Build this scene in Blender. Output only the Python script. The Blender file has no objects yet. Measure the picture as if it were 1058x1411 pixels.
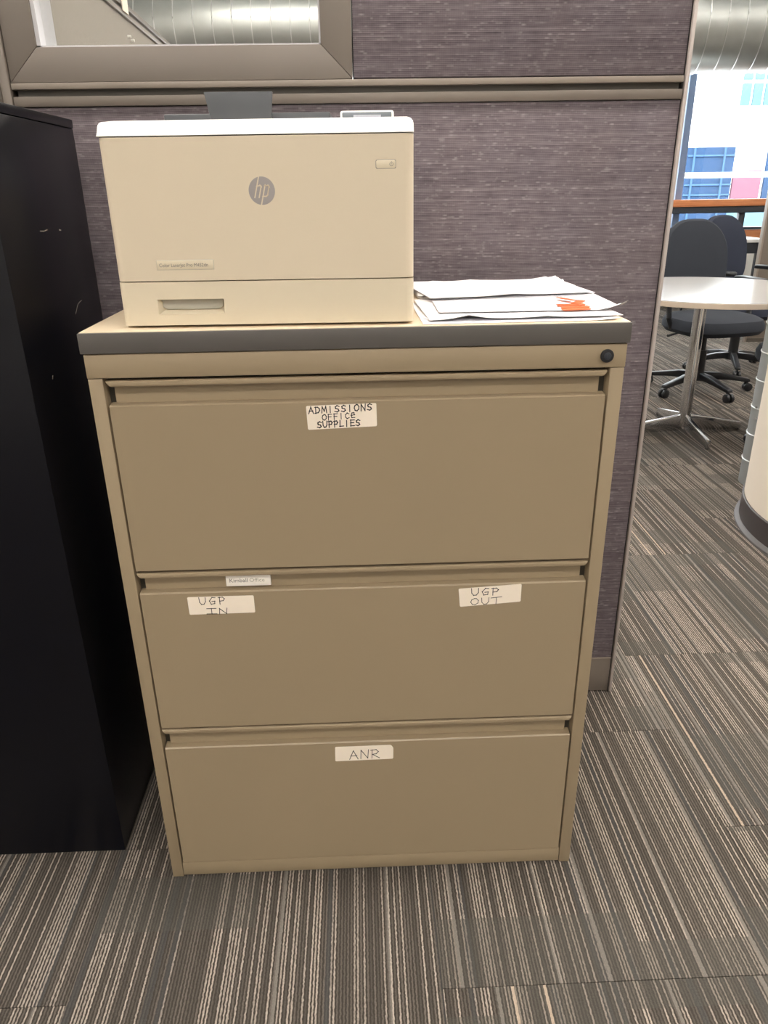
import bpy, bmesh, math, random
from mathutils import Vector, Matrix, noise
random.seed(7)
C = bpy.context.scene.collection
S = bpy.context.scene
PI = math.pi
R = math.radians

# ------------------------------------------------------------------ camera
cam_d = bpy.data.cameras.new('camera'); cam = bpy.data.objects.new('camera', cam_d); C.objects.link(cam)
p_, yw_, rl_ = 0.4056, -0.0288, -0.0157
def cam_axes():
    fwd = Vector((0, math.cos(p_), -math.sin(p_))); up = Vector((0, math.sin(p_), math.cos(p_))); rt = Vector((1, 0, 0))
    Z = Matrix.Rotation(yw_, 3, 'Z'); fwd, up, rt = Z @ fwd, Z @ up, Z @ rt
    c, s = math.cos(rl_), math.sin(rl_)
    return rt * c + up * s, -rt * s + up * c, fwd
rt, up, fw = cam_axes()
m = Matrix((rt, up, -fw)).transposed().to_4x4(); m.translation = Vector((0.0025, -1.0572, 1.2015))
cam.matrix_world = m
cam_d.sensor_fit = 'HORIZONTAL'; cam_d.sensor_width = 36.0; cam_d.lens = 1033.9 / 1058 * 36
cam_d.clip_start = 0.02; cam_d.clip_end = 300
S.camera = cam

# ------------------------------------------------------------------ world, sun, exposure
w = bpy.data.worlds.new('world'); S.world = w; w.use_nodes = True
nt = w.node_tree; bg = nt.nodes['Background']
bg.inputs[0].default_value = (0.80, 0.90, 1.0, 1); bg.inputs[1].default_value = 5.0
sun_d = bpy.data.lights.new('sun', 'SUN'); sun_d.energy = 10.0; sun_d.angle = R(1); sun_d.color = (1, .97, .92)
sun = bpy.data.objects.new('sun', sun_d); C.objects.link(sun); sun.rotation_euler = (R(48), 0, R(-22))
S.view_settings.view_transform = 'Standard'; S.view_settings.look = 'None'
S.view_settings.gamma = 1.0; S.view_settings.use_curve_mapping = False
S.view_settings.exposure = 0.45
LAMP = 21.0            # radiance of the ceiling fixtures
LAMP_COL = (1.0, 0.945, 0.875)

# ------------------------------------------------------------------ node materials
class NT:
    def __init__(s, name):
        s.m = bpy.data.materials.new(name); s.m.use_nodes = True; s.t = s.m.node_tree
        s.b = s.t.nodes['Principled BSDF']
    def n(s, typ, **kw):
        nd = s.t.nodes.new(typ)
        for k, v in kw.items(): setattr(nd, k, v)
        return nd
    def put(s, sock, v):
        if isinstance(v, bpy.types.NodeSocket): s.t.links.new(v, sock)
        else: sock.default_value = v
    def math(s, op, a, b=0.0, c=None):
        nd = s.n('ShaderNodeMath', operation=op); s.put(nd.inputs[0], a); s.put(nd.inputs[1], b)
        if c is not None: s.put(nd.inputs[2], c)
        return nd.outputs[0]
    def mix(s, f, a, b, mode='MIX'):
        nd = s.n('ShaderNodeMix', data_type='RGBA', blend_type=mode); s.put(nd.inputs[0], f)
        s.put(nd.inputs[6], a if isinstance(a, bpy.types.NodeSocket) else (*a, 1)); s.put(nd.inputs[7], b if isinstance(b, bpy.types.NodeSocket) else (*b, 1))
        return nd.outputs[2]
    def noise(s, vec, scale, detail=2, rough=.5):
        nd = s.n('ShaderNodeTexNoise'); s.put(nd.inputs['Vector'], vec); nd.inputs['Scale'].default_value = scale
        nd.inputs['Detail'].default_value = detail; nd.inputs['Roughness'].default_value = rough
        return nd.outputs['Fac']
    def white(s, vec):
        nd = s.n('ShaderNodeTexWhiteNoise', noise_dimensions='3D'); s.put(nd.inputs['Vector'], vec); return nd.outputs['Value']
    def comb(s, x, y, z):
        nd = s.n('ShaderNodeCombineXYZ')
        for i, v in enumerate((x, y, z)): s.put(nd.inputs[i], v)
        return nd.outputs[0]
    def pos(s):
        g = s.n('ShaderNodeNewGeometry'); sp = s.n('ShaderNodeSeparateXYZ'); s.t.links.new(g.outputs['Position'], sp.inputs[0])
        return g.outputs['Position'], sp.outputs[0], sp.outputs[1], sp.outputs[2]
    def bump(s, h, strength=.2, dist=.001):
        nd = s.n('ShaderNodeBump'); s.put(nd.inputs['Height'], h); nd.inputs['Strength'].default_value = strength
        nd.inputs['Distance'].default_value = dist; s.t.links.new(nd.outputs[0], s.b.inputs['Normal'])

def paint(name, col, rough=.5, metal=0.0, var=.06, scale=30, bumpy=0.0, spec=.5):
    k = NT(name); P = k.pos()[0]
    f = k.noise(P, scale, 3)
    a = tuple(c * (1 - var) for c in col); b = tuple(min(1, c * (1 + var)) for c in col)
    k.put(k.b.inputs['Base Color'], k.mix(f, a, b))
    k.b.inputs['Roughness'].default_value = rough; k.b.inputs['Metallic'].default_value = metal
    k.b.inputs['Specular IOR Level'].default_value = spec
    if bumpy: k.bump(k.noise(P, 900, 2), bumpy, .0004)
    return k.m

M = {}
M['tan'] = paint('tan_painted_steel', (.33, .257, .166), .36, var=.02, scale=6, bumpy=.05)
M['tan_gap'] = paint('dark_gap_steel', (.05, .042, .03), .6)
M['cap_top'] = paint('cream_tan_laminate', (.74, .61, .44), .38, var=.02)
M['cap_edge'] = paint('charcoal_edge_band', (.096, .087, .080), .5, var=.04, bumpy=.1)
M['black'] = paint('black_lacquered_steel', (.0030, .0034, .0065), .30, var=.2, scale=12, spec=.28)
M['dark_gap'] = paint('dark_gap', (.012, .010, .010), .8)
M['rail'] = paint('taupe_powder_coat', (.165, .138, .114), .42, var=.02, bumpy=.05)
M['rail_light'] = paint('pale_taupe_edge', (.25, .21, .175), .4, var=.02)
M['trim'] = paint('pale_anodised_trim', (.42, .37, .345), .4, var=.02)
M['groove'] = paint('dark_taupe_groove', (.07, .06, .048), .5, var=.03)
M['tanpanel'] = paint('pale_taupe_fabric', (.27, .245, .215), .9, var=.10, scale=120)
M['glassframe'] = paint('silver_glazing_bead', (.55, .54, .56), .35, var=.02)
M['print_front'] = paint('aged_cream_plastic', (.70, .605, .46), .42, var=.015, scale=5, bumpy=.06)
M['print_tray'] = paint('cream_plastic', (.72, .635, .48), .42, var=.015, scale=5, bumpy=.06)
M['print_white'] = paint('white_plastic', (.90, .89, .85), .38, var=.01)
M['print_grey'] = paint('slate_grey_plastic', (.062, .066, .074), .45, var=.03)
M['handle_grey'] = paint('light_grey_plastic', (.46, .44, .37), .4, var=.02)
M['logo_grey'] = paint('grey_logo_ink', (.35, .32, .31), .5, var=.01)
M['ink'] = paint('black_marker_ink', (.012, .012, .014), .6, var=.2)
M['ink2'] = paint('thin_black_pen_ink', (.035, .03, .03), .6, var=.2)
M['ink_grey'] = paint('printed_grey_ink', (.22, .20, .18), .6)
M['sticker'] = paint('cream_sticker_paper', (.93, .83, .70), .6, var=.03, scale=60)
M['plate'] = paint('white_brand_plate', (.92, .87, .80), .4, var=.01)
M['paper'] = paint('white_copy_paper', (.88, .87, .90), .75, var=.02, scale=12)
M['orange'] = paint('orange_flag_plastic', (.85, .17, .06), .35, var=.25, scale=160)
M['wall'] = paint('off_white_wall_paint', (.72, .70, .66), .8, var=.02)
M['ceil'] = paint('white_ceiling_paint', (.78, .77, .75), .85, var=.02)
M['column'] = paint('cream_column_paint', (.90, .80, .67), .6, var=.02, scale=4, bumpy=.1)
M['colbase'] = paint('dark_rubber_base', (.060, .050, .050), .45, var=.06)
M['colring'] = paint('grey_rubber_toe', (.09, .082, .08), .5, var=.05)
M['galv'] = paint('galvanised_steel', (.50, .52, .50), .40, metal=1.0, var=.14, scale=9)
M['galv_seam'] = paint('galvanised_seam', (.80, .81, .80), .35, metal=1.0, var=.05)
M['pipe'] = paint('grey_galvanised_pipe', (.42, .44, .44), .45, metal=.55, var=.06, scale=14)
M['pipe_seam'] = paint('pale_pipe_seam', (.66, .68, .67), .35, metal=.5, var=.05)
M['chrome'] = paint('chrome', (.72, .72, .73), .14, metal=1.0, var=.02)
M['table'] = paint('white_laminate', (.42, .41, .40), .16, var=.01)
M['tedge'] = paint('cream_edge_band', (.62, .52, .42), .4, var=.02)
M['chair'] = paint('charcoal_chair_fabric', (.015, .019, .028), .85, var=.12, scale=300, bumpy=.3)
M['chairblue'] = paint('navy_chair_fabric', (.011, .016, .034), .8, var=.12, scale=300, bumpy=.3)
M['chair_pl'] = paint('black_chair_plastic', (.014, .015, .018), .35, var=.1)
M['mull'] = paint('slate_blue_mullion', (.20, .27, .42), .4, var=.03)
M['blackm'] = paint('dark_window_metal', (.03, .035, .045), .4, var=.05)
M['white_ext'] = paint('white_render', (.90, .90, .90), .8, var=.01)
M['joint'] = paint('grey_joint', (.30, .33, .36), .8)
M['blueglass'] = paint('blue_tinted_glazing', (.026, .052, .105), .6, var=.18, scale=1.2, spec=0)
M['paleblue'] = paint('pale_blue_glazing', (.09, .17, .205), .6, var=.12, scale=2, spec=0)
M['bar'] = paint('mid_blue_glazing_bar', (.05, .10, .18), .6, spec=0)
M['pink'] = paint('pink_panel', (.15, .072, .10), .6, var=.05, scale=2, spec=0)
M['street'] = paint('pale_concrete_street', (.5, .5, .5), .9)
M['screen'] = paint('dim_display', (.16, .18, .20), .2, var=.05)
M['screen_lit'] = paint('pale_display_window', (.42, .44, .50), .3, var=.15, scale=400)
M['desk'] = paint('pale_desk_top', (.7, .7, .68), .4)

def wood():
    k = NT('orange_stained_wood'); P, x, y, z = k.pos()
    v = k.comb(k.math('MULTIPLY', x, 1.2), k.math('MULTIPLY', y, 8.0), k.math('MULTIPLY', z, 26.0))
    f = k.noise(v, 2.2, 5, .6)
    k.put(k.b.inputs['Base Color'], k.mix(f, (.36, .10, .03), (.75, .30, .12)))
    k.b.inputs['Roughness'].default_value = .38
    return k.m
M['wood'] = wood()

def glass():
    k = NT('clear_window_glass'); k.t.nodes.remove(k.b)
    tr = k.n('ShaderNodeBsdfTransparent'); tr.inputs[0].default_value = (.96, .96, .95, 1)
    gl = k.n('ShaderNodeBsdfGlossy'); gl.inputs['Roughness'].default_value = .02
    mx = k.n('ShaderNodeMixShader'); mx.inputs[0].default_value = .055
    k.t.links.new(tr.outputs[0], mx.inputs[1]); k.t.links.new(gl.outputs[0], mx.inputs[2])
    out = [n for n in k.t.nodes if n.type == 'OUTPUT_MATERIAL'][0]; k.t.links.new(mx.outputs[0], out.inputs[0])
    return k.m
M['glass'] = glass()

def lamp_mat():
    k = NT('lit_lamp_diffuser')
    k.b.inputs['Base Color'].default_value = (.9, .9, .88, 1)
    k.b.inputs['Emission Color'].default_value = (*LAMP_COL, 1); k.b.inputs['Emission Strength'].default_value = LAMP
    return k.m
M['lamp'] = lamp_mat()

def fabric():
    k = NT('woven_panel_fabric'); P, x, y, z = k.pos()
    pit = .0030
    rw = k.math('FLOOR', k.math('DIVIDE', z, pit))                       # weft rows
    rr = k.white(k.comb(rw, 3.1, 0.0))
    def streak(fx, off, t, gain):
        f = k.noise(k.comb(k.math('MULTIPLY', x, fx), k.math('MULTIPLY', rw, 5.37), off), 1.0, 1, .5)
        return k.math('MINIMUM', k.math('MULTIPLY', k.math('MAXIMUM', k.math('SUBTRACT', f, t), 0.0), gain), 1.0)
    slub = streak(60, 0.0, .60, 5.0)
    soft = streak(25, 7.0, .30, 2.0)
    wz = k.math('SINE', k.math('MULTIPLY', z, 2 * PI / pit))
    wx = k.math('SINE', k.math('MULTIPLY', x, 2 * PI / .0022))
    v = k.math('ADD', k.math('MULTIPLY', wz, .26), k.math('MULTIPLY', wx, .10))
    v = k.math('ADD', v, k.math('MULTIPLY', k.math('SUBTRACT', rr, .5), .40))
    v = k.math('ADD', v, k.math('MULTIPLY', k.math('SUBTRACT', soft, .4), .45))
    v = k.math('ADD', v, k.math('MULTIPLY', k.math('SUBTRACT', k.noise(P, 40, 3, .6), .5), .8))
    v = k.math('ADD', .50, k.math('MULTIPLY', v, .60))
    nd = k.n('ShaderNodeClamp'); k.put(nd.inputs[0], v)
    base = k.mix(nd.outputs[0], (.052, .043, .048), (.235, .205, .218))
    tint = k.mix(k.noise(P, 9, 2), (.98, .97, 1.02), (1.04, .98, .96))
    base = k.mix(1.0, base, tint, 'MULTIPLY')
    k.put(k.b.inputs['Base Color'], k.mix(k.math('MULTIPLY', slub, .5), base, (.36, .325, .335)))
    k.b.inputs['Roughness'].default_value = .9; k.b.inputs['Specular IOR Level'].default_value = .2
    k.bump(wz, .2, .0005)
    return k.m
M['fabric'] = fabric()

def carpet():
    k = NT('striped_loop_carpet'); P, x, y, z = k.pos()
    oi = k.n('ShaderNodeObjectInfo'); rnd = oi.outputs['Random']
    wob = k.math('MULTIPLY', k.math('SUBTRACT', k.noise(P, 170, 1), .5), .0030)
    X = k.math('ADD', k.math('ADD', x, wob), k.math('MULTIPLY', rnd, 61.0))
    c1 = k.math('FLOOR', k.math('DIVIDE', X, .0028))
    odd = k.math('FLOORED_MODULO', c1, 2.0)
    r1 = k.white(k.comb(c1, 0.5, 0.5))
    r2 = k.white(k.comb(k.math('FLOOR', k.math('DIVIDE', X, .0112)), 7.5, 2.5))
    r3 = k.white(k.comb(k.math('FLOOR', k.math('DIVIDE', X, .0336)), 1.5, 9.5))
    loop = k.white(k.comb(c1, k.math('FLOOR', k.math('DIVIDE', y, .0042)), 3.0))
    cream = k.math('MULTIPLY', odd, k.math('GREATER_THAN', r1, k.math('ADD', .46, k.math('MULTIPLY', r3, .16))))
    # cross bands where the cream yarn dives under
    bx = k.math('FLOOR', k.math('DIVIDE', k.math('ADD', X, .07), .205)); ro = k.white(k.comb(bx, 4.0, rnd))
    by = k.math('FLOOR', k.math('ADD', k.math('DIVIDE', y, .115), k.math('MULTIPLY', k.math('FLOOR', k.math('MULTIPLY', ro, 2.0)), .5)))
    band = k.math('GREATER_THAN', k.white(k.comb(k.math('FLOOR', k.math('DIVIDE', bx, 1.7)), by, rnd)), .70)
    vis = k.math('MULTIPLY', cream, k.math('ADD', .28, k.math('ADD', k.math('MULTIPLY', loop, .34), k.math('MULTIPLY', k.white(k.comb(c1, 9.5, 4.5)), .38))))
    vis = k.math('MULTIPLY', vis, k.math('SUBTRACT', 1.0, k.math('MULTIPLY', band, .60)))
    grain = k.noise(P, 420, 2, .7)
    base = k.mix(odd, (.052, .045, .038), k.mix(r1, (.082, .071, .061), (.185, .160, .137)))
    base = k.mix(k.math('MULTIPLY', k.math('LESS_THAN', r2, .09), .7), base, (.060, .059, .058))
    base = k.mix(k.math('MULTIPLY', band, .40), base, (.082, .079, .069))
    wide = k.math('GREATER_THAN', k.white(k.comb(k.math('FLOOR', k.math('DIVIDE', X, .0056)), 5.5, 1.5)), .965)
    base = k.mix(k.math('MULTIPLY', wide, .8), base, (.205, .185, .165))
    col = k.mix(vis, base, (.42, .36, .308))
    warm = k.math('GREATER_THAN', k.white(k.comb(k.math('FLOOR', k.math('DIVIDE', X, .0048)), 11.5, 5.0)), .995)
    col = k.mix(k.math('MULTIPLY', warm, .75), col, (.50, .40, .31))
    col = k.mix(1.0, col, k.mix(grain, (.62, .62, .62), (1.34, 1.34, 1.34)), 'MULTIPLY')
    k.put(k.b.inputs['Base Color'], col)
    k.b.inputs['Roughness'].default_value = .95; k.b.inputs['Specular IOR Level'].default_value = .1
    k.bump(k.math('ADD', grain, k.math('MULTIPLY', vis, .6)), .5, .002)
    return k.m
M['carpet'] = carpet()

# ------------------------------------------------------------------ mesh helpers
def xf(bm, geom_verts, mat):
    bmesh.ops.transform(bm, matrix=mat, verts=geom_verts)
class MB:
    def __init__(s): s.bm = bmesh.new()
    def merge(s, other, mi=0):
        me = bpy.data.meshes.new('t'); other.to_mesh(me); n0 = len(s.bm.faces)
        s.bm.from_mesh(me); bpy.data.meshes.remove(me); other.free()
        s.bm.faces.ensure_lookup_table()
        for f in s.bm.faces[n0:]: f.material_index = mi
        return s
    def box(s, x0, x1, y0, y1, z0, z1, bev=0.0, seg=2, mi=0, mat=None, edges='all'):
        b = bmesh.new(); bmesh.ops.create_cube(b, size=1)
        bmesh.ops.transform(b, matrix=Matrix.Translation(((x0 + x1) / 2, (y0 + y1) / 2, (z0 + z1) / 2)) @ Matrix.Diagonal((x1 - x0, y1 - y0, z1 - z0, 1)), verts=b.verts)
        if bev:
            es = list(b.edges)
            if edges == 'vertical': es = [e for e in es if abs(e.verts[0].co.z - e.verts[1].co.z) > 1e-6]
            bmesh.ops.bevel(b, geom=es, offset=bev, segments=seg, affect='EDGES', profile=.5)
        if mat: bmesh.ops.transform(b, matrix=mat, verts=b.verts)
        return s.merge(b, mi)
    def prism(s, pts, axis, a, b_, bev=0.0, mi=0, mat=None):
        """outline pts extruded along axis ('x','y','z') from a to b_"""
        b = bmesh.new()
        def mk(p, t):
            return {'x': (t, p[0], p[1]), 'y': (p[0], t, p[1]), 'z': (p[0], p[1], t)}[axis]
        v0 = [b.verts.new(mk(p, a)) for p in pts]; v1 = [b.verts.new(mk(p, b_)) for p in pts]
        b.faces.new(v0); b.faces.new(v1[::-1]); n = len(pts)
        for i in range(n): b.faces.new((v0[i], v1[i], v1[(i + 1) % n], v0[(i + 1) % n]))
        bmesh.ops.recalc_face_normals(b, faces=b.faces)
        if bev: bmesh.ops.bevel(b, geom=list(b.edges), offset=bev, segments=2, affect='EDGES', profile=.5)
        if mat: bmesh.ops.transform(b, matrix=mat, verts=b.verts)
        return s.merge(b, mi)
    def cyl(s, p0, p1, r0, r1=None, seg=24, mi=0, bev=0.0):
        p0, p1 = Vector(p0), Vector(p1); d = p1 - p0; b = bmesh.new()
        bmesh.ops.create_cone(b, cap_ends=True, segments=seg, radius1=r0, radius2=r0 if r1 is None else r1, depth=d.length)
        if bev:
            bmesh.ops.bevel(b, geom=[e for e in b.edges if abs(e.verts[0].co.z - e.verts[1].co.z) < 1e-6], offset=bev, segments=2, affect='EDGES', profile=.5)
        q = d.to_track_quat('Z', 'Y').to_matrix().to_4x4()
        bmesh.ops.transform(b, matrix=Matrix.Translation((p0 + p1) / 2) @ q, verts=b.verts)
        return s.merge(b, mi)
    def tube(s, pts, r, seg=12, mi=0, closed=False):
        pts = [Vector(p) for p in pts]; n = len(pts); b = bmesh.new(); rings = []
        for i, p in enumerate(pts):
            a = pts[(i - 1) % n] if (i or closed) else p; c = pts[(i + 1) % n] if (i < n - 1 or closed) else p
            t = (c - a).normalized(); u = t.cross(Vector((0, 0, 1)))
            if u.length < .05: u = t.cross(Vector((0, 1, 0)))
            u.normalize(); v = t.cross(u).normalized(); rr = r[i] if isinstance(r, (list, tuple)) else r
            rings.append([b.verts.new(p + (u * math.cos(2 * PI * k / seg) + v * math.sin(2 * PI * k / seg)) * rr) for k in range(seg)])
        for i in range(n if closed else n - 1):
            A, B = rings[i], rings[(i + 1) % n]
            for k in range(seg): b.faces.new((A[k], A[(k + 1) % seg], B[(k + 1) % seg], B[k]))
        if not closed: b.faces.new(rings[0][::-1]); b.faces.new(rings[-1])
        bmesh.ops.recalc_face_normals(b, faces=b.faces)
        return s.merge(b, mi)
    def lathe(s, prof, cx=0, cy=0, seg=48, mi=0):
        b = bmesh.new(); rings = []
        for r, z in prof:
            rings.append([b.verts.new((cx + r * math.cos(2 * PI * k / seg), cy + r * math.sin(2 * PI * k / seg), z)) for k in range(seg)])
        for A, B in zip(rings, rings[1:]):
            for k in range(seg): b.faces.new((A[k], A[(k + 1) % seg], B[(k + 1) % seg], B[k]))
        b.faces.new(rings[0][::-1]); b.faces.new(rings[-1])
        bmesh.ops.recalc_face_normals(b, faces=b.faces)
        return s.merge(b, mi)
    def build(s, name, mats, parent=None, smooth=True):
        me = bpy.data.meshes.new(name); s.bm.to_mesh(me); s.bm.free()
        for mt in (mats if isinstance(mats, (list, tuple)) else [mats]): me.materials.append(M[mt])
        if smooth:
            for p in me.polygons: p.use_smooth = True
            me.set_sharp_from_angle(angle=R(32))
        o = bpy.data.objects.new(name, me); C.objects.link(o)
        if parent: o.parent = parent
        return o
def box(name, x0, x1, y0, y1, z0, z1, mat, parent=None, bev=.001, **k):
    return MB().box(x0, x1, y0, y1, z0, z1, bev, **k).build(name, mat, parent)
def tag(o, label, cat, group=None):
    o['label'] = label; o['category'] = cat
    if group: o['group'] = group
    return o
def thing(name, label, cat, loc=(0, 0, 0), rz=0, group=None):
    o = bpy.data.objects.new(name, None); C.objects.link(o); o.location = loc; o.rotation_euler = (0, 0, rz)
    o.empty_display_size = .1
    return tag(o, label, cat, group)
def struct(o): o['kind'] = 'structure'; return o
def lab(o, s): o['label'] = s; return o

def ribbon(mb, pts, wd, th, mi, origin=(0, 0, 0)):
    """a pen stroke lying on a front face: pts (x,z), thickness towards -y"""
    ox, oy, oz = origin
    P = [Vector((p[0], p[1])) for p in pts]
    if len(P) < 2: P.append(P[0] + Vector((wd * .5, 0)))
    for a, b in zip(P, P[1:]):
        d = b - a
        if d.length < 1e-7: continue
        t = d.normalized() * wd * .5; n = Vector((-t.y, t.x)); a2, b2 = a - t * .8, b + t * .8
        q = [a2 - n * .7, a2 + n * .7, b2 + n * .7, b2 - n * .7]
        q = [(a2 - n * .6), (a2 - t * .4), (a2 + n * .6), (b2 + n * .6), (b2 + t * .4), (b2 - n * .6)]
        mb.prism([(ox + v.x, oz + v.y) for v in q], 'y', oy, oy - th, mi=mi)
G = {  # hand-lettered capitals on a 1 x 1 box
 'A': [[(0, 0), (.45, 1), (.95, 0)], [(.15, .38), (.8, .38)]],
 'D': [[(.1, 0), (.1, .95)], [(0, .95), (.5, .95), (.85, .7), (.9, .4), (.6, .08), (0, 0)]],
 'M': [[(0, 0), (.12, .95), (.5, .25), (.85, 1), (1, 0)]],
 'I': [[(.4, 0), (.4, .95)]],
 'J': [[(.0, 1), (1, 1)], [(.5, 1), (.5, 0)], [(-.05, .03), (1.05, .0)]],
 'S': [[(.85, .88), (.5, 1), (.15, .82), (.2, .58), (.7, .42), (.82, .18), (.5, 0), (.05, .1)]],
 'O': [[(.5, 1), (.12, .8), (.0, .45), (.2, .08), (.55, 0), (.9, .25), (.95, .65), (.7, .95), (.45, .98)]],
 'N': [[(.05, 0), (.1, 1), (.85, .02), (.95, 1)]],
 'F': [[(.1, 0), (.1, .98), (.85, .98)], [(.1, .52), (.7, .52)]],
 'C': [[(.85, .85), (.5, 1), (.12, .7), (.1, .3), (.45, 0), (.88, .12)]],
 'E': [[(.1, .0), (.1, .98), (.85, .98)], [(.1, .52), (.7, .52)], [(.1, 0), (.85, .0)]],
 'e': [[(.1, .5), (.85, .62), (.7, .98), (.3, .95), (.1, .55), (.25, .12), (.85, .1)]],
 'U': [[(.0, 1), (.05, .35), (.3, .02), (.65, .05), (.9, .4), (.92, 1)]],
 'P': [[(.15, 0), (.15, .98)], [(.0, .95), (.6, 1), (.85, .75), (.65, .48), (.15, .42)]],
 'L': [[(.15, .98), (.12, .02), (.85, .04)]],
 'G': [[(.9, .95), (.5, 1), (.08, .5), (.3, .02), (.8, .1), (.85, .45), (.45, .42)]],
 'T': [[(-.15, .95), (1.15, 1.05)], [(.52, .98), (.48, 0)]],
 'R': [[(.1, 0), (.15, .98)], [(.0, .95), (.6, 1), (.85, .75), (.6, .5), (.15, .45), (.95, .0)]],
}
def hand(mb, txt, x, z, h, adv, wd, pen, y, mi=1, slope=0.0, jit=.05):
    for i, ch in enumerate(txt):
        if ch == ' ': continue
        ox = x + i * adv; oz = z + i * adv * slope + random.uniform(-jit, jit) * h * .5
        for st in G[ch]:
            ribbon(mb, [(ox + px * wd, oz + pz * h + px * wd * slope) for px, pz in st], pen, .0003, mi, (0, y, 0))
def text_into(mb, txt, x, z, size, y, mi, th=.0003, align='LEFT', sx=1.0):
    cu = bpy.data.curves.new('t', 'FONT'); cu.body = txt; cu.size = size; cu.align_x = align; cu.extrude = th / 2; cu.resolution_u = 3
    o = bpy.data.objects.new('t', cu); C.objects.link(o)
    dg = bpy.context.evaluated_depsgraph_get(); me = bpy.data.meshes.new_from_object(o.evaluated_get(dg))
    b = bmesh.new(); b.from_mesh(me)
    bmesh.ops.transform(b, matrix=Matrix.Translation((x, y, z)) @ Matrix.Rotation(PI / 2, 4, 'X') @ Matrix.Diagonal((sx, 1, 1, 1)), verts=b.verts)
    mb.merge(b, mi); bpy.data.objects.remove(o); bpy.data.meshes.remove(me); bpy.data.curves.remove(cu)

# ================================================================== THE ROOM
X0, X1, Y0, Y1, ZC = -2.9, 6.8, -6.0, 7.3, 3.2
floor = struct(MB().box(X0, X1, Y0, Y1, -.16, -.006).build('floor', 'carpet'))
tm = MB().box(-.3048, .3048, -.3048, .3048, -.0060, 0, .0004, seg=1).build('carpet_tile', 'carpet', floor)
first = True
for k in range(-4, 10):
    cx = .11 + .61 * k + .305; oy = .37 if k % 2 == 0 else .07
    for j in range(-3, 12):
        cy = oy + .62 * j * .985 + .305
        if cy < -1.2 or cy > Y1 - .33 or cx > X1 - .31: continue
        o = tm if first else tm.copy()
        if not first: C.objects.link(o)
        o.parent = floor; o.location = (cx, cy, 0); first = False
struct(MB().box(X0, X1, Y0, Y1, ZC, ZC + .12).build('ceiling', 'ceil'))
struct(MB().box(X0 - .12, X0, Y0, Y1, -.16, ZC + .12).build('wall_left', 'wall'))
struct(MB().box(X1, X1 + .12, Y0, Y1, -.16, ZC + .12).build('wall_right', 'wall'))
struct(MB().box(X0 - .12, X1 + .12, Y0 - .12, Y0, -.16, ZC + .12).build('wall_front', 'wall'))
struct(box('wall_back', X0 - .12, X1 + .12, Y1, Y1 + .12, -.16, .655, 'wall', bev=0))
box('wood_band', X0, X1, Y1 - .018, Y1, .655, .76, 'wood', bpy.data.objects['wall_back'], bev=.002)
box('wall_cap', X0, X1, Y1 - .03, Y1 + .12, .762, .785, 'blackm', bpy.data.objects['wall_back'], bev=.002)

# window wall: mullions, counter height timber rail, panes
win = struct(box('window_1', X0, X1, Y1 + .0, Y1 + .10, 3.06, ZC, 'mull', bev=.002))
mull_x = [-2.2, -.4, 1.45, 3.36, 5.17]
for x in mull_x:
    box('mullion', x - .035, x + .035, Y1 + .0, Y1 + .10, .786, 3.059, 'mull', win, bev=.003)
ed = [X0] + mull_x + [X1]
for a, b in zip(ed, ed[1:]):
    box('window_pane', a + .036, b - .036, Y1 + .045, Y1 + .055, .787, 3.058, 'glass', win, bev=0)
rail = thing('timber_topped_rail', 'long orange wood rail with dark steel underside running along the window wall', 'rail', (0, Y1 - .08, 0))
def rbox(nm, x0, x1, y0, y1, z0, z1, mat, **k): return box(nm, x0, x1, y0 - (Y1 - .08), y1 - (Y1 - .08), z0, z1, mat, rail, **k)
rbox('timber_top', X0 + .02, X1 - .02, Y1 - .16, Y1 - .005, .995, 1.062, 'wood', bev=.004)
rbox('steel_beam', X0 + .02, X1 - .02, Y1 - .14, Y1 - .03, .93, .994, 'blackm', bev=.003)
for x in (-2.2, -.2, 2.0, 4.01, 6.2): rbox('post', x - .032, x + .032, Y1 - .11, Y1 - .05, .0, .9295, 'blackm', bev=.003)

# outside
st = struct(MB().box(-30, 60, Y1 + .5, 60, -4.2, -4.0).build('ground', 'street'))
bl = thing('white_office_building', 'bright white building across the street with blue and pink panels seen through the window', 'building', (11, 26, -4))
def bb(nm, x0, x1, y0, y1, z0, z1, mat, **k): return box(nm, x0 - 11, x1 - 11, y0 - 26, y1 - 26, z0 + 4, z1 + 4, mat, bl, **k)
bb('facade', -20, 45, 25.0, 32, -4, 22, 'white_ext', bev=0)
bb('blue_window_block', 10.55, 12.08, 24.9, 24.999, -.9, 2.29, 'blueglass', bev=.01)
for z in (2.05, 1.2, .9, -.1): bb('glazing_bar', 10.56, 12.07, 24.86, 24.899, z - .025, z + .025, 'bar', bev=0)
for x in (10.75, 11.72): bb('glazing_bar', x - .03, x + .03, 24.82, 24.859, -.9, 2.28, 'bar', bev=0)
bb('pink_panel', 12.13, 13.05, 24.9, 24.999, .55, 1.60, 'pink', bev=.01)
bb('pale_window_block', 12.09, 13.9, 24.9, 24.999, -1.2, .40, 'paleblue', bev=.01)
bb('blue_window_block', 13.15, 14.8, 24.9, 24.999, .45, 2.5, 'blueglass', bev=.01)
bb('joint_line', 10.9, 14.6, 24.97, 24.999, 3.215, 3.235, 'joint', bev=0)
bb('joint_line', 11.62, 11.64, 24.97, 24.999, 2.4, 6.5, 'joint', bev=0)
for r in range(3):
    for c in range(5):
        z0 = 3.45 + [0, .70, .98][r]; h = [.60, .17, .22][r]; x0 = 12.02 + c * .36
        f = bb('upper_window', x0, x0 + .28, 24.93, 24.999, z0, z0 + h, 'paleblue', bev=.004)
        
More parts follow.
